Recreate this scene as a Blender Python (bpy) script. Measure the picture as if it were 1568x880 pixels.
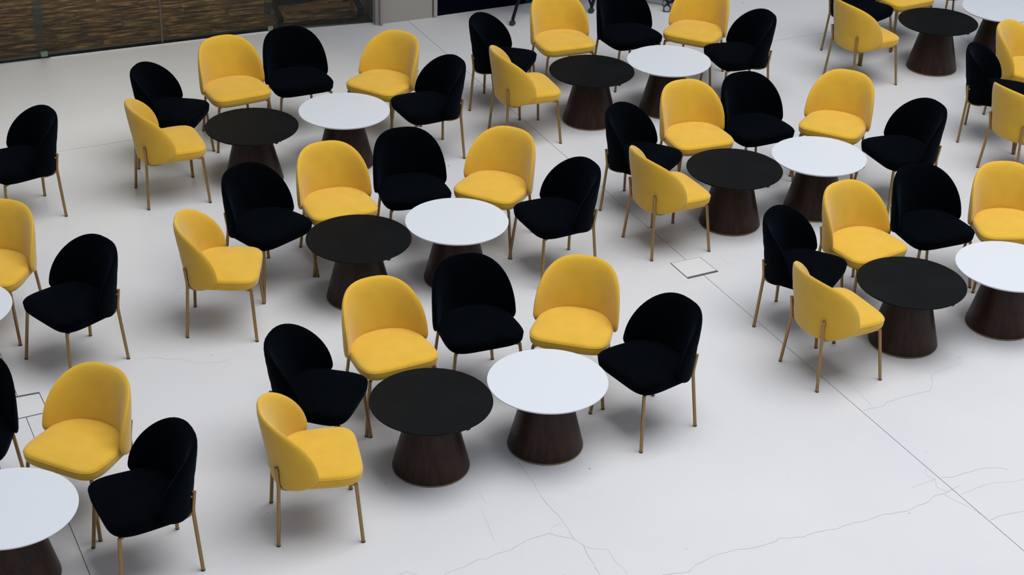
import bpy, bmesh, math, random
from mathutils import Vector, Matrix

for o in list(bpy.data.objects): bpy.data.objects.remove(o)
SC = bpy.context.scene
COL = SC.collection
random.seed(7)

# ------------------------------------------------------------------ data
CHAIRS = [  # cluster+slot, fabric, x, y, facing
    ('A1','y',-1.1263,7.6685,-1.3390),
    ('A2','k',-1.1740,8.3458,-1.8144),
    ('A3','y',-0.7647,8.9126,-2.6484),
    ('A4','k',-0.2468,9.2344,-2.7465),
    ('A5','y',0.4098,9.2538,2.9009),
    ('A6','k',0.8981,8.8169,2.1918),
    ('B1','y',-1.9560,9.7955,-1.5208),
    ('B2','k',-1.7360,10.4681,-2.2662),
    ('B3','y',-1.2682,10.8492,-2.7111),
    ('B4','k',-0.7607,11.1270,-2.7858),
    ('B5','y',-0.0960,11.1900,2.6851),
    ('B6','k',0.3720,10.7269,2.0472),
    ('C1','y',-2.6486,11.6364,-1.1354),
    ('C2','k',-2.7348,12.2715,-1.7352),
    ('C3','y',-2.2891,12.8372,-2.6140),
    ('C4','k',-1.8103,13.0763,-2.6818),
    ('C5','y',-1.0239,13.0535,2.5906),
    ('C6','k',-0.6142,12.5778,2.0601),
    ('D1','y',-0.0303,12.9159,-1.1900),
    ('D2','k',-0.2168,13.5766,-1.8485),
    ('D3','y',0.3250,14.1166,-2.7453),
    ('D4','k',0.8877,14.3170,-2.6062),
    ('D5','y',1.5784,14.4350,2.7050),
    ('D6','k',1.9417,13.8566,1.9083),
    ('E1','y',1.0013,11.0684,-1.0858),
    ('E2','k',0.8511,11.7208,-2.0762),
    ('E3','y',1.3139,12.1812,-2.7504),
    ('E4','k',1.7861,12.3804,-2.6592),
    ('E5','y',2.5065,12.4809,2.6751),
    ('E6','k',2.9786,11.9780,1.9709),
    ('F1','y',1.9355,9.3914,-1.0954),
    ('F2','k',1.8148,10.0575,-2.0616),
    ('F3','y',2.2825,10.4593,-2.5501),
    ('F4','k',2.8136,10.7610,-2.7262),
    ('F5','y',3.3920,10.8364,-3.0543),
    ('G1','y',2.9221,14.3293,-1.0636),
    ('G2','k',3.0128,15.1156,-2.3498),
    ('G3','y',3.4682,15.4949,-2.5883),
    ('G4','k',4.0542,15.8569,-2.7402),
    ('H1','y',3.8825,12.4751,-1.0067),
    ('H2','k',3.8016,13.2001,-1.9364),
    ('H3','y',4.1823,13.7430,-2.2133),
    ('I6','k',-3.4783,11.3415,2.2016),
    ('J5','y',-3.2850,9.7945,2.9358),
    ('J6','k',-2.6347,9.3457,2.4140),
    ('K4','k',-2.9262,7.9147,3.1416),
    ('K5','y',-2.2563,7.8358,2.7249),
    ('K6','k',-1.7852,7.3290,2.0913),
]
TABLES = [
    ('T1','k',-0.4360,8.2375),
    ('T2','w',0.2211,8.4887),
    ('T3','k',-1.0229,10.1940),
    ('T4','w',-0.3859,10.4925),
    ('T5','k',-1.9890,11.9709),
    ('T6','w',-1.3280,12.3203),
    ('T7','k',0.6006,13.2930),
    ('T8','w',1.2492,13.5653),
    ('T9','k',1.5890,11.4663),
    ('T10','w',2.2401,11.7328),
    ('T11','k',2.5629,9.8062),
    ('T12','w',3.2555,10.0716),
    ('T13','k',3.7186,14.7104),
    ('T14','w',4.3711,15.0956),
    ('T15','w',-2.5190,7.1235),
    ('T16','w',-3.3914,9.1244),
]
CAM=(2657.396,5.72437,0.503963,0.029150)

# ------------------------------------------------------------------ camera, sky, lights, exposure
f, H, pitch, roll = CAM
cd = bpy.data.cameras.new('camera'); cam = bpy.data.objects.new('camera', cd); COL.objects.link(cam)
cd.sensor_width = 36.0; cd.lens = f*36.0/1568; cd.clip_end = 200
fw = Vector((0, math.cos(pitch), -math.sin(pitch))); rt = Vector((1, 0, 0)); up = rt.cross(fw)
r2 = math.cos(roll)*rt + math.sin(roll)*up; u2 = -math.sin(roll)*rt + math.cos(roll)*up
M = Matrix((r2, u2, -fw)).transposed().to_4x4(); M.translation = Vector((0, 0, H)); cam.matrix_world = M
SC.camera = cam
SC.view_settings.view_transform = 'Standard'; SC.view_settings.look = 'None'
SC.view_settings.exposure = 0.0; SC.view_settings.gamma = 1.0

w = bpy.data.worlds.new('world'); SC.world = w; w.use_nodes = True
bg = w.node_tree.nodes['Background']; bg.inputs[0].default_value = (0.80, 0.86, 1.0, 1); bg.inputs[1].default_value = 0.44

def area(name, loc, target, sx, sy, power, col):
    l = bpy.data.lights.new(name, 'AREA'); l.shape = 'RECTANGLE'; l.size = sx; l.size_y = sy; l.energy = power; l.color = col
    o = bpy.data.objects.new(name, l); COL.objects.link(o); o.location = loc
    o.rotation_euler = (Vector(target)-Vector(loc)).to_track_quat('-Z', 'Y').to_euler(); return o
area('atrium_skylight', (3.7, 9.0, 13.0), (2.7, 10.6, 0), 11, 10, 2060, (0.97, 0.98, 1.0))
area('meeting_room_lamp', (-4.6, 17.2, 2.6), (-4.6, 17.2, 0), 2.5, 1.2, 92, (1.0, 0.80, 0.58))

# ------------------------------------------------------------------ materials
def mat(name, col, rough=.6, metal=0., spec=.5):
    m = bpy.data.materials.new(name); m.use_nodes = True
    b = m.node_tree.nodes['Principled BSDF']
    b.inputs['Base Color'].default_value = (*col, 1); b.inputs['Roughness'].default_value = rough
    b.inputs['Metallic'].default_value = metal; b.inputs['Specular IOR Level'].default_value = spec
    return m
def nd(m, t, **kw):
    n = m.node_tree.nodes.new(t)
    for k, v in kw.items():
        if hasattr(n, k): setattr(n, k, v)
        else: n.inputs[k].default_value = v
    return n
def lk(m, a, b): m.node_tree.links.new(a, b)
def noise(m, scale, detail=4, rough=.5, coord='Object', stretch=(1, 1, 1), rot=(0, 0, 0)):
    tc = nd(m, 'ShaderNodeTexCoord'); mp = nd(m, 'ShaderNodeMapping')
    mp.inputs['Scale'].default_value = stretch; mp.inputs['Rotation'].default_value = rot
    n = nd(m, 'ShaderNodeTexNoise'); n.inputs['Scale'].default_value = scale; n.inputs['Detail'].default_value = detail
    n.inputs['Roughness'].default_value = rough
    lk(m, tc.outputs[coord], mp.inputs[0]); lk(m, mp.outputs[0], n.inputs[0]); return n
def ramp(m, src, stops):
    r = nd(m, 'ShaderNodeValToRGB'); e = r.color_ramp.elements
    while len(e) < len(stops): e.new(.5)
    for q, (p, c) in zip(e, stops): q.position = p; q.color = (*c, 1)
    lk(m, src, r.inputs[0]); return r
def bump(m, src, strength, dist=.002):
    b = nd(m, 'ShaderNodeBump'); b.inputs['Strength'].default_value = strength; b.inputs['Distance'].default_value = dist
    lk(m, src, b.inputs['Height']); lk(m, b.outputs[0], m.node_tree.nodes['Principled BSDF'].inputs['Normal'])
def pb(m): return m.node_tree.nodes['Principled BSDF']

def fabric(name, c0, c1, sheen, tint, spec=.3):
    m = mat(name, c0, .9, 0, spec)
    n = noise(m, 9, 3); r = ramp(m, n.outputs[0], [(.3, c0), (.7, c1)]); lk(m, r.outputs[0], pb(m).inputs['Base Color'])
    pb(m).inputs['Sheen Weight'].default_value = sheen; pb(m).inputs['Sheen Roughness'].default_value = .5
    pb(m).inputs['Sheen Tint'].default_value = (*tint, 1)
    n2 = noise(m, 420, 2); bump(m, n2.outputs[0], .25, .001); return m
M_yel = fabric('mustard_fabric', (.60, .350, .023), (.65, .382, .030), .30, (.85, .95, 1))
M_blk = fabric('black_fabric', (.0004, .0006, .0011), (.0007, .0011, .0020), .022, (.35, .65, 1), .02)
M_brass = mat('antique_brass', (.31, .190, .072), .36, .75)
M_cap = mat('dark_rubber', (.03, .025, .02), .6)
M_wtop = mat('white_laminate', (.60, .625, .65), .35)
M_btop = mat('black_laminate', (.004, .005, .005), .6, 0, .07)
n = noise(M_btop, 6, 3); r = ramp(M_btop, n.outputs[0], [(.3, (.0035, .004, .004)), (.75, (.0055, .006, .0068))]); lk(M_btop, r.outputs[0], pb(M_btop).inputs['Base Color'])
M_wood = mat('dark_walnut_veneer', (.03, .015, .01), .42, 0, .22)
n = noise(M_wood, 5, 6, .65, 'Object', (7, 7, .5))
r = ramp(M_wood, n.outputs[0], [(.25, (.009, .0038, .0024)), (.5, (.021, .0088, .0048)), (.8, (.048, .020, .009))]); lk(M_wood, r.outputs[0], pb(M_wood).inputs['Base Color'])

# terrazzo
M_floor = mat('pale_terrazzo', (.6, .6, .6), .42, 0, .4)
na = noise(M_floor, .7, 5, .6, 'Object'); ra = ramp(M_floor, na.outputs[0], [(.3, (.565, .565, .575)), (.7, (.615, .605, .595))])
nb = noise(M_floor, 260, 2, .5, 'Object'); rb = ramp(M_floor, nb.outputs[0], [(.30, (.80, .79, .78)), (.44, (1, 1, 1))])
mx = nd(M_floor, 'ShaderNodeMix', data_type='RGBA', blend_type='MULTIPLY'); mx.inputs[0].default_value = .55
lk(M_floor, ra.outputs[0], mx.inputs[6]); lk(M_floor, rb.outputs[0], mx.inputs[7])
nc = noise(M_floor, 14, 2, .5, 'Object'); rc = ramp(M_floor, nc.outputs[0], [(.215, (.50, .48, .47)), (.24, (1, 1, 1))])
mx2 = nd(M_floor, 'ShaderNodeMix', data_type='RGBA', blend_type='MULTIPLY'); mx2.inputs[0].default_value = .8
lk(M_floor, mx.outputs[2], mx2.inputs[6]); lk(M_floor, rc.outputs[0], mx2.inputs[7]); lk(M_floor, mx2.outputs[2], pb(M_floor).inputs['Base Color'])
M_sub = mat('joint_grout', (.09, .085, .08), .9)
M_crack = mat('hairline_crack_dirt', (.36, .345, .33), .9)
M_crack2 = mat('faint_crack_dirt', (.45, .44, .43), .9)
M_dkframe = mat('steel_frame', (.12, .125, .13), .5, .4)
M_cover = mat('hatch_infill', (.60, .60, .58), .5)
M_alu = mat('grey_brown_aluminium', (.30, .275, .26), .5, .2)
M_panel = mat('grey_wall_panel', (.33, .315, .28), .6)
M_sill = mat('pale_sill', (.80, .78, .76), .5)
M_navy = mat('navy_panel', (.0012, .0012, .0075), .7, 0, .03)
M_teal = mat('teal_panel', (.003, .035, .045), .7, 0, .05)
M_black = mat('black_metal', (.004, .004, .005), .5, 0, .2)
M_castw = mat('grey_caster_face', (.38, .37, .37), .5)
M_rubber = mat('dark_tyre', (.02, .027, .035), .5)
M_orange = mat('orange_wood', (.50, .19, .065), .5)
M_cwall = mat('dim_room_wall', (.2, .19, .17), .8)
M_overhang = mat('warm_added_overhang', (.48, .40, .32), .8)  # for the added overhang out of view, warm so its bounce tints the floor
M_mull = mat('brown_mullion', (.12, .10, .085), .5)
M_fit = mat('green_grey_fitting', (.20, .26, .18), .45)
M_scuff = mat('faint_tape_residue', (.55, .55, .55), .7)

M_glass = bpy.data.materials.new('tinted_glass'); M_glass.use_nodes = True
nt = M_glass.node_tree; nt.nodes.clear()
o_ = nt.nodes.new('ShaderNodeOutputMaterial'); tr = nt.nodes.new('ShaderNodeBsdfTransparent'); gl = nt.nodes.new('ShaderNodeBsdfGlossy')
tr.inputs[0].default_value = (.80, .86, .83, 1); gl.inputs['Roughness'].default_value = .03
fr = nt.nodes.new('ShaderNodeFresnel'); fr.inputs[0].default_value = 1.34; mm = nt.nodes.new('ShaderNodeMixShader')
nt.links.new(fr.outputs[0], mm.inputs[0]); nt.links.new(tr.outputs[0], mm.inputs[1]); nt.links.new(gl.outputs[0], mm.inputs[2]); nt.links.new(mm.outputs[0], o_.inputs[0])
M_edge = bpy.data.materials.new('green_glass_edge'); M_edge.use_nodes = True
nt = M_edge.node_tree; b = nt.nodes['Principled BSDF']; b.inputs['Base Color'].default_value = (.10, .15, .125, 1); b.inputs['Roughness'].default_value = .2
b.inputs['Alpha'].default_value = .32

M_carpet = mat('mottled_carpet', (.08, .05, .03), .95, 0, .1)
oi = nd(M_carpet, 'ShaderNodeObjectInfo')
tc = nd(M_carpet, 'ShaderNodeTexCoord'); mp = nd(M_carpet, 'ShaderNodeMapping'); mp.inputs['Scale'].default_value = (1.5, 5.5, 1)
va = nd(M_carpet, 'ShaderNodeVectorMath', operation='ADD'); vs = nd(M_carpet, 'ShaderNodeVectorMath', operation='SCALE'); vs.inputs['Scale'].default_value = 40
cb = nd(M_carpet, 'ShaderNodeCombineXYZ'); lk(M_carpet, oi.outputs['Random'], cb.inputs[0]); lk(M_carpet, oi.outputs['Random'], cb.inputs[1]); lk(M_carpet, cb.outputs[0], vs.inputs[0])
lk(M_carpet, tc.outputs['Object'], mp.inputs[0]); lk(M_carpet, mp.outputs[0], va.inputs[0]); lk(M_carpet, vs.outputs[0], va.inputs[1])
nn = nd(M_carpet, 'ShaderNodeTexNoise'); nn.inputs['Scale'].default_value = 2.6; nn.inputs['Detail'].default_value = 6; nn.inputs['Roughness'].default_value = .68
lk(M_carpet, va.outputs[0], nn.inputs[0])
r = ramp(M_carpet, nn.outputs[0], [(.36, (.022, .014, .011)), (.47, (.070, .042, .026)), (.54, (.14, .080, .040)), (.64, (.36, .22, .11))])
lk(M_carpet, r.outputs[0], pb(M_carpet).inputs['Base Color'])

# ------------------------------------------------------------------ mesh helpers
def mesh_obj(name, verts, faces, m, parent=None, smooth=True):
    me = bpy.data.meshes.new(name); me.from_pydata([tuple(v) for v in verts], [], faces); me.update()
    bm = bmesh.new(); bm.from_mesh(me); bmesh.ops.recalc_face_normals(bm, faces=bm.faces); bm.to_mesh(me); bm.free()
    me.materials.append(m)
    if smooth:
        for p in me.polygons: p.use_smooth = True
        try: me.set_sharp_from_angle(angle=math.radians(38))
        except Exception: pass
    o = bpy.data.objects.new(name, me); COL.objects.link(o)
    if parent: o.parent = parent
    return o
class MB:
    def __init__(s): s.v = []; s.f = []
    def rings(s, rings, closed=True, cap=True):
        b = len(s.v); n = len(rings[0])
        for r in rings: s.v += [tuple(p) for p in r]
        for i in range(len(rings)-1):
            for j in range(n):
                k = (j+1) % n
                s.f.append((b+i*n+j, b+i*n+k, b+(i+1)*n+k, b+(i+1)*n+j))
        if cap:
            s.f.append(tuple(b+j for j in range(n))); s.f.append(tuple(b+(len(rings)-1)*n+j for j in range(n)))
        return s
    def tube(s, pts, rad, n=12):
        pts = [Vector(p) for p in pts]; rings = []; prev = None
        rads = rad if isinstance(rad, (list, tuple)) else [rad]*len(pts)
        for i, p in enumerate(pts):
            if i == 0: t = pts[1]-p
            elif i == len(pts)-1: t = p-pts[-2]
            else: t = (pts[i+1]-p).normalized()+(p-pts[i-1]).normalized()
            t.normalize()
            if prev is None: a = t.orthogonal().normalized()
            else: a = (prev - t*prev.dot(t)).normalized()
            prev = a; b = t.cross(a)
            rings.append([p + (a*math.cos(2*math.pi*k/n)+b*math.sin(2*math.pi*k/n))*rads[i] for k in range(n)])
        return s.rings(rings)
    def box(s, c, d, ang=0.):
        b = len(s.v); ca, sa = math.cos(ang), math.sin(ang)
        for z in (-1, 1):
            for x, y in ((-1, -1), (1, -1), (1, 1), (-1, 1)):
                dx, dy = x*d[0]/2, y*d[1]/2
                s.v.append((c[0]+dx*ca-dy*sa, c[1]+dx*sa+dy*ca, c[2]+z*d[2]/2))
        for q in ((0, 1, 2, 3), (4, 5, 6, 7), (0, 1, 5, 4), (1, 2, 6, 5), (2, 3, 7, 6), (3, 0, 4, 7)): s.f.append(tuple(b+i for i in q))
        return s
    def lathe(s, prof, n=96, c=(0, 0)):
        return s.rings([[(c[0]+r*math.cos(2*math.pi*k/n), c[1]+r*math.sin(2*math.pi*k/n), z) for k in range(n)] for r, z in prof])
    def prism(s, poly, z0, z1):
        return s.rings([[(x, y, z0) for x, y in poly], [(x, y, z1) for x, y in poly]])
    def obj(s, name, m, parent=None, smooth=True): return mesh_obj(name, s.v, s.f, m, parent, smooth)
def smooth_path(pts, rad=.04, n=5):
    """round the corners of a polyline"""
    P = [Vector(p) for p in pts]; out = [P[0]]
    for i in range(1, len(P)-1):
        a = (P[i-1]-P[i]); b = (P[i+1]-P[i]); r = min(rad, a.length*.45, b.length*.45)
        p0 = P[i]+a.normalized()*r; p1 = P[i]+b.normalized()*r
        for k in range(n+1):
            t = k/n; out.append((1-t)**2*p0+2*t*(1-t)*P[i]+t*t*p1)
    out.append(P[-1]); return out
def empty(name, loc, rz, label, cat, group=None):
    o = bpy.data.objects.new(name, None); COL.objects.link(o); o.location = loc; o.rotation_euler = (0, 0, rz)
    o['label'] = label; o['category'] = cat
    if group: o['group'] = group
    return o
def copy_tree(o, parent=None):
    c = o.copy(); COL.objects.link(c); c.parent = parent
    for ch in o.children: copy_tree(ch, c)
    return c
def struct(o, label=None):
    o['kind'] = 'structure'
    if label: o['label'] = label
    return o

# ------------------------------------------------------------------ floor of big terrazzo slabs
U = Vector((.8988, .4384)); V = Vector((-.4384, .8988)); AU = math.atan2(U.y, U.x)
def uv(u, v): return (u*U.x+v*V.x, u*U.y+v*V.y)
floor = struct(MB().prism([(-14, -1), (16, -1), (16, 24), (-14, 24)], -.06, -.014).obj('floor', M_sub, smooth=False))
us = [-9.0, -3.46, 1.203, 5.860, 10.535, 15.2]; vs_ = [-3.0, 8.0, 12.69, 24.0]
vs_ = [-3.0, 12.69, 24.0]
g = .0022
for i in range(len(us)-1):
    for j in range(len(vs_)-1):
        a, b_, c_, d_ = us[i]+g, us[i+1]-g, vs_[j]+g, vs_[j+1]-g
        if j == 1 and (i in (0, 1, 2, 3, 4)): d_ = 19.0
        MB().prism([uv(a, c_), uv(b_, c_), uv(b_, d_), uv(a, d_)], -.014, 0).obj('floor_slab', M_floor, floor, smooth=False)

def ribbon(name, pts, wd, m, z=.0006, jit=.004):
    rnd = random.Random(len(pts)*7+int(abs(pts[0][0])*100)); P = []
    for i in range(len(pts)-1):
        a = Vector(pts[i]); b = Vector(pts[i+1]); k = max(1, int((b-a).length/.03))
        for q in range(k): P.append(a.lerp(b, q/k)+Vector((rnd.uniform(-jit, jit), rnd.uniform(-jit, jit))))
    P.append(Vector(pts[-1])); v = []; fcs = []
    for i, p in enumerate(P):
        t = (P[min(i+1, len(P)-1)]-P[max(i-1, 0)]).normalized(); nrm = Vector((-t.y, t.x)); ww = wd/2*rnd.uniform(.5, 1.3)
        v += [(*(p+nrm*ww), z), (*(p-nrm*ww), z)]
        if i: fcs.append((2*i-2, 2*i-1, 2*i+1, 2*i))
    return mesh_obj(name, v, fcs, m, floor, False)
def gp(px, py, z=0.):
    """floor point seen at a position of the 1568x880 survey picture"""
    d = fw + r2*((px-784)/f) + u2*((440-py)/f); t = (z-H)/d.z; return (d.x*t, d.y*t)
ribbon('crack', [gp(*q) for q in [(1014.5, 880.0), (1054.5, 875.6), (1065.5, 864.7), (1094.5, 850.9), (1127.3, 840.7), (1152.7, 839.3), (1189.1, 828.4), (1190.9, 824.7), (1229.1, 821.8), (1240.0, 816.4), (1283.6, 808.4), (1309.1, 799.3), (1320.0, 798.9), (1349.1, 788.4), (1392.7, 781.8), (1403.6, 774.5), (1418.2, 769.1), (1432.7, 758.2), (1450.9, 752.7), (1469.1, 743.6)]], .0026, M_crack)
ribbon('crack', [gp(*q) for q in [(1321.8, 628.4), (1352.7, 621.1), (1360.0, 615.3), (1381.8, 608.0), (1423.6, 598.2), (1428.4, 585.5), (1426.5, 573.8)]], .0026, M_crack)
ribbon('crack', [gp(*q) for q in [(1426.5, 573.8), (1443.6, 565.5), (1472.7, 555.6)]], .0026, M_crack2)
ribbon('crack', [gp(*q) for q in [(1440.0, 730.9), (1458.2, 730.9), (1483.6, 722.5), (1509.1, 716.4), (1530.9, 716.4), (1543.6, 718.5)]], .0026, M_crack)
ribbon('crack', [gp(*q) for q in [(1470.9, 758.2), (1494.5, 747.3), (1520.0, 738.9), (1545.5, 737.5), (1568.0, 733.8)]], .0026, M_crack2)
ribbon('crack', [gp(*q) for q in [(1418.2, 716.4), (1418.2, 727.3), (1432.7, 734.5), (1434.5, 745.5), (1450.9, 752.7)]], .0026, M_crack2)
ribbon('crack', [gp(*q) for q in [(1396.4, 745.5), (1418.2, 738.2), (1432.7, 733.8)]], .0026, M_crack2)
ribbon('crack', [gp(*q) for q in [(1443.6, 756.4), (1469.1, 769.1), (1490.9, 780.0), (1501.8, 787.3)]], .0026, M_crack2)
ribbon('crack', [gp(*q) for q in [(1516.4, 796.4), (1527.3, 789.8), (1545.5, 786.2), (1568.0, 782.5)]], .0026, M_crack)
ribbon('crack', [gp(*q) for q in [(1274.5, 573.8), (1301.8, 589.1), (1320.0, 605.5), (1336.4, 621.8)]], .0026, M_crack2)
ribbon('crack', [gp(*q) for q in [(794.3, 708.1), (818.1, 740.3), (829.4, 760.0), (837.8, 771.2), (857.4, 792.2), (871.4, 811.9), (877.1, 823.7), (893.9, 834.3), (898.1, 845.5), (907.9, 862.4), (919.1, 880.1)]], .0026, M_crack)
ribbon('crack', [gp(*q) for q in [(680.7, 879.2), (694.7, 872.2), (711.5, 867.4), (732.6, 855.4), (742.4, 856.2), (762.0, 846.9), (781.7, 842.2), (806.9, 826.5), (823.7, 821.7), (840.6, 816.6), (857.4, 820.3), (879.9, 824.5)]], .0026, M_crack)
ribbon('crack', [gp(*q) for q in [(842.0, 816.6), (846.2, 806.3), (858.8, 801.2)]], .0026, M_crack2)
ribbon('crack', [gp(*q) for q in [(893.9, 835.7), (907.9, 839.4), (930.4, 840.5), (941.6, 859.6), (952.8, 868.0), (961.2, 879.2)]], .0026, M_crack2)
ribbon('crack', [gp(*q) for q in [(739.6, 781.0), (741.0, 792.2), (748.0, 800.7), (750.8, 811.9), (756.4, 828.7)]], .0026, M_crack2)
ribbon('crack', [gp(*q) for q in [(732.6, 753.0), (736.8, 761.4), (745.2, 771.2)]], .0026, M_crack2)
ribbon('crack', [gp(*q) for q in [(607.7, 879.2), (624.5, 875.0), (638.6, 879.8)]], .0026, M_crack2)
ribbon('crack', [gp(*q) for q in [(205, 552), (230, 546.5), (260, 550), (275, 549), (300, 556), (335, 554), (355, 549)]], .0026, M_crack2)
ribbon('crack', [gp(*q) for q in [(1180, 508), (1192, 505.5), (1208, 506)]], .0026, M_crack2)

# hatches
def hatch(pts, label, wide_side):
    """square floor access hatch: sunken dark steel frame with a pale infilled cover"""
    cx = sum(p[0] for p in pts)/4; cy = sum(p[1] for p in pts)/4
    t = empty('floor_hatch', (cx, cy, 0), 0, label, 'hatch')
    q = [Vector((p[0]-cx, p[1]-cy)) for p in pts]
    MB().prism([tuple(p) for p in q], .0003, .0016).obj('frame', M_dkframe, t, False)
    n_ = len(q); offs = []
    for i in range(n_): offs.append(.022 if i == wide_side else .006)
    def inset(i):   # intersection of inset edges i-1 and i
        def edge(k):
            a, b = q[k], q[(k+1) % n_]; dirv = (b-a).normalized(); nn = Vector((-dirv.y, dirv.x))
            if nn.dot(-(a+b)/2) < 0: nn = -nn
            return a+nn*offs[k], dirv
        p1, d1 = edge((i-1) % n_); p2, d2 = edge(i)
        den = d1.x*d2.y-d1.y*d2.x; s = ((p2.x-p1.x)*d2.y-(p2.y-p1.y)*d2.x)/den
        return tuple(p1+d1*s)
    MB().prism([inset(i) for i in range(n_)], .0003, .0034).obj('cover', M_cover, t, False)
hatch([gp(1026, 403), gp(1053.5, 427), gp(1100.5, 416), gp(1072, 393.5)], 'square floor access hatch in the middle of the open floor, on the long joint', 1)
hatch([gp(9, 609.5), gp(60, 600), gp(75, 631), gp(22, 643)], 'square floor access hatch at the left edge between the black and yellow chairs', 0)
sc = gp(1118, 397)
o = MB().box((0, 0, .0006), (.085, .085, .0006), AU).obj('tape_residue', M_scuff, floor, False); o.location = (sc[0], sc[1], 0)

# ------------------------------------------------------------------ chair prototype
SP = dict(a=0.2635,b=0.3191,y0=-0.1270,zc=0.4678,zt=0.7635,zb=0.3284,pm=1.3502,lean=0.1654,T=0.0392,sw=0.2575,swb=0.2224,sf=0.3394,sb=-0.1900,st=0.4389,sth=0.0792,eh=2.2809,kc=-0.0695,k2=0.0396,n=2.4119,eu=2.2950,el=2.3021,fw=0.2466,fy=0.3192,rw=0.2012,ry=-0.1305)
def spow(v, q): return math.copysign(max(abs(v), 1e-6)**q, v)
def plan(phi):
    n = SP['n']; S, C = math.sin(phi), math.cos(phi)
    nx = -spow(S, 2-2/n)/SP['a']; ny = spow(C, 2-2/n)/SP['b']; l = math.hypot(nx, ny)
    return SP['a']*spow(S, 2/n), SP['b']*(1-spow(C, 2/n)), nx/l, ny/l
def shell_mesh():
    na = 72; rs = [0, .25, .5, .7, .82, .9, .95, .98, 1.0]
    def ring(r, sg):
        T2 = SP['T']/2*math.sqrt(max(0, 1-r**9))+(.028*(1-r*r)**.8 if sg > 0 else 0); out = []
        for k in range(na):
            th = 2*math.pi*k/na; c, s = math.cos(th), math.sin(th)
            ux = math.copysign(abs(c)**(2/SP['eh']), c); uz = math.copysign(abs(s)**(2/SP['eu' if s > 0 else 'el']), s)
            phi = r*ux*SP['pm']; z = SP['zc']+r*(uz*(SP['zt']-SP['zc']) if uz > 0 else uz*(SP['zc']-SP['zb']))
            px, py, nx, ny = plan(phi)
            kk = 1+SP['kc']*(z-.45)
            out.append((px*kk+sg*T2*nx, SP['y0']+SP['b']+(py-SP['b'])*kk+sg*T2*ny-math.tan(SP['lean'])*(z-.4)-SP['k2']*(z-.4)**2, z))
        return out
    rings = [ring(max(r, .02), 1) for r in rs]+[ring(r, -1) for r in reversed([max(q, .02) for q in rs[:-1]])]
    return MB().rings(rings)
def seat_outline(r, z, na=80):
    out = []; ym = .02; yb = SP['y0']-math.tan(SP['lean'])*(SP['st']-.4)-SP['k2']*(SP['st']-.4)**2+.012
    for k in range(na):
        th = 2*math.pi*k/na; c, s = math.cos(th), math.sin(th); e = 5.4 if s > 0 else 2.3
        ux = spow(c, 2/e); uy = spow(s, 2/e)
        y = ym+r*(uy*(SP['sf']-ym) if s > 0 else uy*(ym-yb))
        wd = SP['swb']+(SP['sw']-SP['swb'])*min(1, max(0, (y-yb)/(SP['sf']-yb)))
        out.append((r*ux*wd, y, z))
    return out
def make_chair(fab, name='dining_chair'):
    t = bpy.data.objects.new(name, None); COL.objects.link(t)
    st = SP['st']; sb = st-SP['sth']
    prof = [(.02, st+.014), (.3, st+.0135), (.6, st+.011), (.8, st+.007), (.9, st+.003), (.955, st-.001), (.982, st-.007), (.996, st-.015), (1., st-.024), (.994, st-.045), (.984, st-.062), (.955, sb+.006), (.93, sb), (.5, sb-.002), (.02, sb-.002)]
    seat = MB().rings([seat_outline(r, z) for r, z in prof]).obj('seat', fab, t)
    pts = [Vector(p) for p in seat_outline(.997, st-.018)]
    MB().tube(pts+[pts[0]], .0024, 6).obj('piping', fab, seat)
    shell_mesh().obj('backrest', fab, t)
    R = .0106
    for s in (1, -1):
        # front leg: bent out of the frame rail, splayed to the floor
        foot = Vector((s*SP['fw'], SP['fy'], 0)); top = Vector((s*.207, SP['fy']-.027, .356))
        ln = MB().tube(smooth_path([(s*.150, SP['fy']-.12, sb-.010), (s*.198, SP['fy']-.036, sb-.010), top, foot+(top-foot)*.02], .03), R).obj('leg', M_brass, t)
        MB().lathe([(R+.001, .0), (R+.001, .008), (R-.002, .009)], 12, (foot.x, foot.y)).obj('foot_cap', M_cap, ln)
        # rear leg: floor to kink, then up against the shell
        foot = Vector((s*SP['rw'], SP['ry'], 0)); kink = Vector((s*.161, KY, .367)); tip = Vector((s*.172, TIPY, .484))
        ln = MB().tube(smooth_path([foot+(kink-foot)*.02, kink, tip, tip+(tip-kink).normalized()*.004], .03)[:-1]+[tip+(tip-kink).normalized()*.004], R).obj('leg', M_brass, t)
        MB().lathe([(R+.001, .0), (R+.001, .008), (R-.002, .009)], 12, (foot.x, foot.y)).obj('foot_cap', M_cap, ln)
        MB().tube([(s*.170, TIPY, .46), (s*.168, TIPY+.028, .458)], .006, 10).obj('standoff', M_brass, ln)
    fr_ = MB()
    for s in (1, -1):
        fr_.tube(smooth_path([(s*.161, KY, .362), (s*.158, KY+.024, .335), (s*.150, KY+.09, .322), (s*.150, KY+.17, sb-.010), (s*.150, SP['fy']-.12, sb-.010)], .03), .008)
    fr_.tube([(-.150, SP['fy']-.12, sb-.010), (.150, SP['fy']-.12, sb-.010)], .008); fr_.tube([(-.150, 0, sb-.010), (.150, 0, sb-.010)], .008)
    fr_.obj('seat_frame', M_brass, t)
    return t
KY = SP['ry']+.018; TIPY = SP['ry']+.008
CL = {'A': 'bottom centre cluster', 'B': 'middle left cluster', 'C': 'upper left cluster', 'D': 'top centre cluster',
      'E': 'cluster above the floor hatch', 'F': 'lower right cluster', 'G': 'top right corner cluster', 'H': 'far right edge cluster',
      'I': 'upper left edge', 'J': 'left edge cluster at mid height', 'K': 'bottom left corner cluster'}
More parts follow.
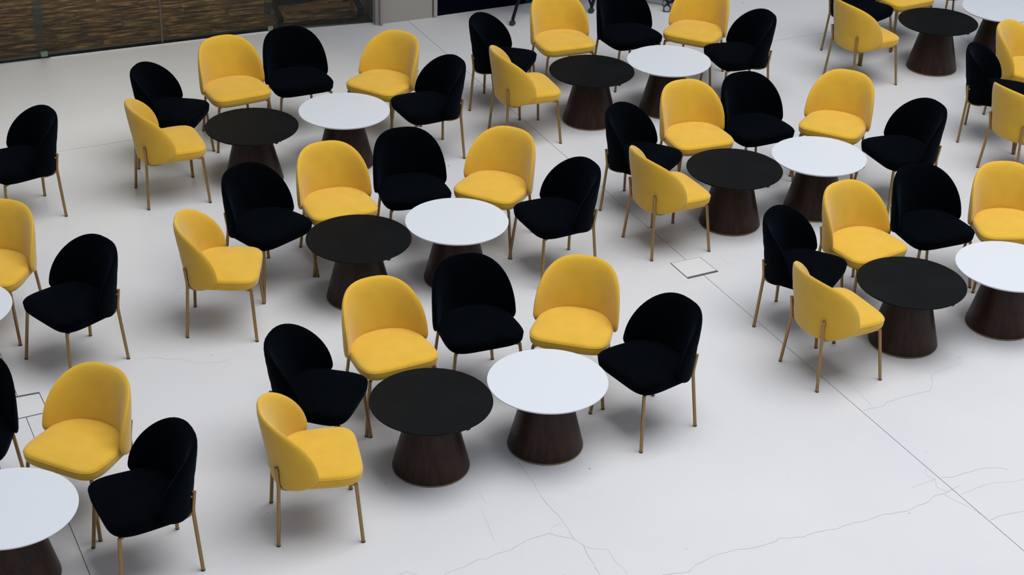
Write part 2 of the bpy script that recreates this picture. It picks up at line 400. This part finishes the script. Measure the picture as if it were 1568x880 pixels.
def label(id_, fab):
    c, s = id_[0], int(id_[1]); col = 'yellow' if fab == 'y' else 'black'
    if id_ == 'I6': return 'lone black upholstered chair facing left at the upper left edge'
    if id_ == 'J5': return 'yellow chair cut by the left edge at mid height, brass legs'
    if id_ == 'J6': return 'black chair facing left at mid height, right of the cut-off yellow chair'
    if id_ == 'K4': return 'black chair cut by the left edge beside the lower floor hatch'
    if id_ == 'K5': return 'yellow chair behind the white table in the bottom left corner'
    if id_ == 'K6': return 'black chair facing left at the right end of bottom left corner cluster'
    if id_ == 'H1': return 'yellow chair seen from behind, cut by the right edge at mid height'
    if id_ == 'H2': return 'black chair facing right near the right edge, above the yellow one seen from behind'
    if id_ == 'H3': return 'yellow chair near top right edge, partly hidden behind a black chair'
    return {1: '%s chair seen from behind, outermost at left end of %s', 2: '%s chair second from the left end of %s, facing right',
            3: '%s chair facing viewer behind the black table of %s', 4: '%s chair facing viewer between two yellow chairs of %s',
            5: '%s chair facing viewer behind the white table of %s', 6: '%s chair facing left at the right end of %s'}[s] % (col, CL[c])
proto = {}
for id_, fab, x, y, a in CHAIRS:
    if fab not in proto: o = proto[fab] = make_chair(M_yel if fab == 'y' else M_blk)
    else: o = copy_tree(proto[fab])
    o.location = (x, y, 0); o.rotation_euler = (0, 0, a)
    o['label'] = label(id_, fab); o['category'] = 'chair'; o['group'] = 'yellow chairs in the atrium' if fab == 'y' else 'black chairs in the atrium'

# ------------------------------------------------------------------ tables
def make_table(topm, black):
    t = bpy.data.objects.new('round_table', None); COL.objects.link(t)
    MB().lathe([(.30, .4265), (.338, .4265), (.3475, .434), (.35, .4385), (.35, .4415), (.3485, .4431), (.02, .4431)], 128).obj('tabletop', topm, t)
    MB().lathe([(.2215, .010), (.2225, .012), (.2225, .016), (.1215, .424), (.11, .4262)], 96).obj('pedestal', M_wood, t)
    MB().lathe([(.214, .006), (.2232, .006), (.2236, .008), (.2232, .0115), (.214, .0115)], 96).obj('base_ring', M_brass, t)
    for k in range(4):
        a = .5+k*math.pi/2
        MB().lathe([(.012, 0), (.012, .009)], 12, (.204*math.cos(a), .204*math.sin(a))).obj('foot', M_cap, t)
    if black:
        a = -math.radians(48); MB().box((.318*math.cos(a), .318*math.sin(a), .420), (.030, .022, .014), a).obj('clip', M_cap, t, False)
    return t
TL = {'T1': 'black-topped round table, frontmost of the black ones, bottom centre', 'T2': 'white-topped round table of the bottom centre cluster, beside the black one',
 'T3': 'black-topped round table of the middle left cluster', 'T4': 'white-topped round table of the middle left cluster',
 'T5': 'black-topped round table of the upper left cluster by the glass wall', 'T6': 'white-topped round table of the upper left cluster by the glass wall',
 'T7': 'black-topped round table of the top centre cluster', 'T8': 'white-topped round table of the top centre cluster',
 'T9': 'black-topped round table above the floor hatch, centre right cluster', 'T10': 'white-topped round table of the centre right cluster',
 'T11': 'black-topped round table of the lower right cluster', 'T12': 'white-topped round table cut by the right edge, lower right cluster',
 'T13': 'black-topped round table in the top right corner cluster', 'T14': 'white-topped round table cut off by the top right corner',
 'T15': 'white-topped round table cut off by the bottom left corner', 'T16': 'white-topped round table, only a sliver showing at the left edge, mid height'}
tp = {}
for id_, cc, x, y in TABLES:
    if cc not in tp: o = tp[cc] = make_table(M_btop if cc == 'k' else M_wtop, cc == 'k')
    else: o = copy_tree(tp[cc])
    o.location = (x, y, 0); o['label'] = TL[id_]; o['category'] = 'table'
    o['group'] = 'black-topped pedestal tables' if cc == 'k' else 'white-topped pedestal tables'

# ------------------------------------------------------------------ glass wall, wall panel, room behind
def wallbox(name, a, b, th, z0, z1, m, off=0., parent=None):
    a = Vector(a); b = Vector(b); d = b-a; n_ = Vector((-d.y, d.x)).normalized()   # n_ points into the room behind
    c = (a+b)/2+n_*(th/2+off)
    return MB().box((c.x, c.y, (z0+z1)/2), (d.length, th, z1-z0), math.atan2(d.y, d.x)).obj(name, m, parent, False)
WH = 3.0
P0 = Vector(gp(0, 98)); P1 = Vector(gp(75, 88.7)); P2 = Vector(gp(249, 67.2)); P3 = Vector(gp(410, 48.5)); P4 = Vector(gp(573, 34.5))
PL = P0+(P0-P1).normalized()*4
dW = (P3-P1).normalized(); nW = Vector((-dW.y, dW.x))
def pane(i, a, b):
    o = wallbox('window_%d' % i, a+(b-a).normalized()*.004, b-(b-a).normalized()*.004, .010, .006, WH, M_glass); struct(o)
    return o
w1 = pane(1, PL, P1); w2 = pane(2, P1, P2); w3 = pane(3, P2, P3); w4 = pane(4, P3, P4)
struct(wallbox('trim_1', P1+dW*.01, P3, .022, 0, .007, M_sill, -.023))
struct(wallbox('trim_2', P1, P3, .05, 0, .03, M_black, .012)); struct(wallbox('trim_2.001', PL, P1, .05, 0, .022, M_black, .012))
struct(wallbox('trim_3', P2-dW*.007, P2+dW*.007, .02, .014, WH, M_mull, -.004))
def fin(nm, p, wd):   # glass fin standing behind a joint
    return struct(MB().box((p.x+nW.x*.06, p.y+nW.y*.06, WH/2+.01), (wd, .09, WH-.02), math.atan2(dW.y, dW.x)).obj(nm, M_edge, None, False))
fin('trim_4', P1-dW*.05, .075); fin('trim_5', P3+dW*.035, .055)
wallbox('patch_fitting', P1-dW*.065, P1-dW*.008, .022, .02, .062, M_fit, -.006, w1)
wallbox('patch_fitting', P3+dW*.004, P3+dW*.05, .022, .004, .05, M_fit, -.006, w4)
# grey panel wall with its two posts, navy wall beyond
Q1 = Vector(gp(586, 36.6)); Q2 = Vector(gp(662, 26.8)); Q3 = Vector(gp(669, 24.6)); Q4 = Vector(gp(830, 2)); Q5 = Q4+(Q4-Q3).normalized()*9
struct(wallbox('wall_back', Q1, Q2, .12, 0, WH, M_panel))
pj = (Q2-Q1).normalized()
struct(MB().box((*(Vector(gp(577.5, 37.5))+nW*.03), WH/2), (.045, .10, WH), math.atan2(pj.y, pj.x)).obj('trim_6', M_alu, None, False))
struct(MB().box((*(Vector(gp(583.0, 38.5))+nW*.03), WH/2), (.022, .11, WH), math.atan2(pj.y, pj.x)).obj('trim_7', M_alu, None, False))
struct(MB().box((*(Vector(gp(665.8, 26.2))+nW*.03), WH/2), (.034, .10, WH), math.atan2(pj.y, pj.x)).obj('trim_8', M_panel, None, False))
QT = Q3+(Q4-Q3)*.835
struct(wallbox('wall_right', Q3, QT, .12, 0, WH, M_navy)); struct(wallbox('wall_right.001', QT, Q5, .12, 0, WH, M_teal))
# unseen overhang added above the glass wall, blocks skylight to darken the floor
s1 = Vector(gp(700, 19.5)); dd = (s1-P0).normalized(); nn_ = Vector((-dd.y, dd.x))
OVERHANG = [tuple(PL+nn_*.2-dd*4), tuple(s1+nn_*.2+dd*.6), tuple(s1-nn_*1.9+dd*.6), tuple(PL-nn_*1.9-dd*4)]
struct(MB().prism(OVERHANG, 3.35, 3.75).obj('added_overhang', M_overhang, None, False))
# carpeted meeting room
A = PL-nW*0; B = P4
cfl = struct(MB().prism([tuple(PL+nW*.07), tuple(P1+nW*.07), tuple(P2+nW*.07), tuple(P3+nW*.07), tuple(P4+nW*.03), tuple(P4+nW*6), tuple(PL+nW*6)], .001, .004).obj('floor.001', M_sub, None, False))
dl = (P4-PL).normalized(); nl = Vector((-dl.y, dl.x)); L = (P4-PL).length; ang = math.atan2(dl.y, dl.x)
pm = None; row = 0; v_ = .11; PLW, PLL = .245, .985
while v_ < 2.9:
    x_ = -((row*.37) % 1.0)
    while x_ < L:
        xa = max(x_, 0); xb = min(x_+PLL, L)
        if xb-xa > .05:
            c = PL+dl*((xa+xb)/2)+nl*(v_+PLW/2)
            if xb-xa > PLL-.01:
                if pm is None: o = MB().box((0, 0, .0), (PLL, PLW, .006)).obj('carpet_plank', M_carpet, cfl, False); pm = o.data
                else: o = bpy.data.objects.new('carpet_plank', pm); COL.objects.link(o); o.parent = cfl
            else: o = MB().box((0, 0, .0), (xb-xa, PLW, .006)).obj('carpet_plank', M_carpet, cfl, False)
            o.location = (c.x, c.y, .007); o.rotation_euler = (0, 0, ang+(math.pi if random.random() < .5 else 0))
        x_ += PLL+.004
    v_ += PLW+.003; row += 1
struct(MB().prism([tuple(PL+nW*.0), tuple(P4+nW*.0), tuple(P4+nW*6), tuple(PL+nW*6)], WH, WH+.1).obj('ceiling', M_cwall, None, False))
struct(wallbox('wall_far', PL+nW*6, P4+nW*6, .1, 0, WH, M_cwall)); 
struct(wallbox('wall_left', PL+nW*6, PL+nW*.02, .1, 0, WH, M_cwall))
struct(wallbox('wall_side', P4+nW*.14, P4+nW*6, .1, 0, WH, M_cwall, -.1))

# ------------------------------------------------------------------ casters and the things on casters
def caster(name, parent, x, y, r=.03, a=0., face=None, z0=0.):
    """twin wheel caster; wheels turn about the local x axis"""
    o = MB(); ca, sa = math.cos(a), math.sin(a)
    for s in (-1, 1):
        rings = []
        for q, rr in ((.004, r*.75), (.006, r), (.016, r), (.019, r*.8)):
            rings.append([(x+s*q*ca-rr*math.cos(k*math.pi/10)*sa, y+s*q*sa+rr*math.cos(k*math.pi/10)*ca, z0+r+rr*math.sin(k*math.pi/10)) for k in range(20)])
        o.rings(rings)
    o.tube([(x, y, z0+r), (x, y, z0+r*2.3)], .007, 8)
    c = o.obj(name, M_rubber, parent)
    if face:
        for s in (-1, 1):
            o2 = MB(); rings = []
            for q, rr in ((.018, r*.72), (.021, r*.66)):
                rings.append([(x+s*q*ca-rr*math.cos(k*math.pi/10)*sa, y+s*q*sa+rr*math.cos(k*math.pi/10)*ca, z0+r+rr*math.sin(k*math.pi/10)) for k in range(20)])
            o2.rings(rings); o2.obj('wheel_face', face, c)
    return c
# mobile trolley behind the glass
ct = Vector(gp(430, 44)); ct2 = Vector(gp(552, 28)); mid = (ct+ct2)/2; dd = (ct2-ct); hw = dd.length/2; an = math.atan2(dd.y, dd.x)
t = empty('mobile_stand', (mid.x, mid.y, .010), an, 'black mobile stand with orange wooden base, on casters behind the glass wall', 'trolley')
MB().box((0, .20, .165), (hw*2-.02, .04, .035)).box((0, .20, .215), (hw*2-.02, .03, .04)).obj('rear_bar', M_black, t, False)
MB().box((0, .125, .112), (hw*2-.14, .02, .040), -.10).obj('wooden_rail', M_orange, t, False)
for s in (-1, 1):
    MB().rings([[(s*hw+dx, yy, zz+dz) for dx, dz in ((-.022, -.02), (.022, -.02), (.022, .02), (-.022, .02))] for yy, zz in ((-.03, .085), (.03, .10), (.21, .16))]).obj('arm', M_black, t, False)
    MB().rings([[(s*(hw-.045)+dx, yy, zz+dz) for dx, dz in ((-.018, -.018), (.014, -.018), (.014, .014), (-.018, .014))] for yy, zz in ((.0, .085), (.05, .10), (.165, .122))]).obj('wooden_rail', M_orange, t, False)
    caster('caster', t, s*hw, 0, .034, .3); caster('caster', t, s*hw, .40, .034, 1.1)
    MB().rings([[(s*hw+dx, yy, zz+dz) for dx, dz in ((-.022, -.02), (.022, -.02), (.022, .02), (-.022, .02))] for yy, zz in ((.19, .16), (.37, .10), (.43, .085))]).obj('arm', M_black, t, False)
    MB().box((s*(hw-.01), .20, .75), (.04, .04, 1.15)).obj('upright', M_black, t, False)
MB().box((0, .21, .72), (hw*2-.03, .03, 1.12)).obj('board', M_black, t, False)
# folding table in front of the navy wall
c1 = Vector(gp(784.5, 39)); c2 = Vector(gp(905, 20)); dd = c2-c1; an = math.atan2(dd.y, dd.x)
t = empty('folding_table', (c1.x, c1.y, 0), an, 'black folding table on casters by the navy wall, only its slanted legs showing', 'table')
Lx = dd.length
for xx in (0, Lx):
    MB().tube([(xx, 0, .052), (xx+.27, .10, .71)], .016, 10).obj('leg', M_black, t)
    caster('caster', t, xx, 0, .026, .5)
    MB().tube([(xx+.36, .16, .052), (xx+.06, .13, .71)], .013, 10).obj('leg', M_black, t)
    caster('caster', t, xx+.36, .16, .026, .5)
MB().tube([(Lx, .0, .07), (Lx-.10, .08, .40), (Lx-.3, .10, .68)], .012, 8).obj('brace', M_black, t)
MB().box((Lx/2+.15, .12, .728), (Lx+.5, .42, .03)).obj('tabletop', M_navy, t, False)
# office chair, only two casters in view
def office_chair(k1, hub, label):
    cc = Vector((k1.x+hub[0], k1.y+hub[1]))
    t = empty('office_chair', (cc.x, cc.y, 0), 0, label, 'chair')
    a0 = math.atan2(k1.y-cc.y, k1.x-cc.x)
    for k in range(5):
        a = a0+k*2*math.pi/5; ex, ey = .29*math.cos(a), .29*math.sin(a)
        MB().tube([(0, 0, .12), (ex*.6, ey*.6, .10), (ex, ey, .088)], [.024, .018, .013], 10).obj('base_arm', M_black, t)
        caster('caster', t, ex, ey, .037, a+.9, M_castw)
    MB().tube([(0, 0, .10), (0, 0, .44)], .022, 12).obj('column', M_black, t)
    MB().rings([[(x_*r_, y_*r_, z_) for x_, y_ in [(math.copysign(abs(math.cos(q/12*math.pi))**.6, math.cos(q/12*math.pi))*.24, math.copysign(abs(math.sin(q/12*math.pi))**.6, math.sin(q/12*math.pi))*.24) for q in range(24)]] for r_, z_ in ((.8, .43), (1, .45), (1, .48), (.85, .50))]).obj('seat', M_black, t)
    MB().rings([[(x_*r_, .24+y_, .78+z_*r_) for x_, z_ in [(math.cos(q/12*math.pi)*.22, math.sin(q/12*math.pi)*.26) for q in range(24)]] for r_, y_ in ((.85, 0), (1, .015), (1, .04), (.85, .055))]).obj('backrest', M_black, t)
    MB().tube([(0, .05, .44), (0, .27, .46), (0, .29, .62)], .018, 8).obj('back_post', M_black, t)
office_chair(Vector(gp(1021, 18)), (.24, .16), 'swivel office chair at the top edge, its nearer caster beside the yellow shell')
office_chair(Vector(gp(1010, 9)), (-.22, .06), 'swivel office chair at the top edge, its farther caster next to the black shell')
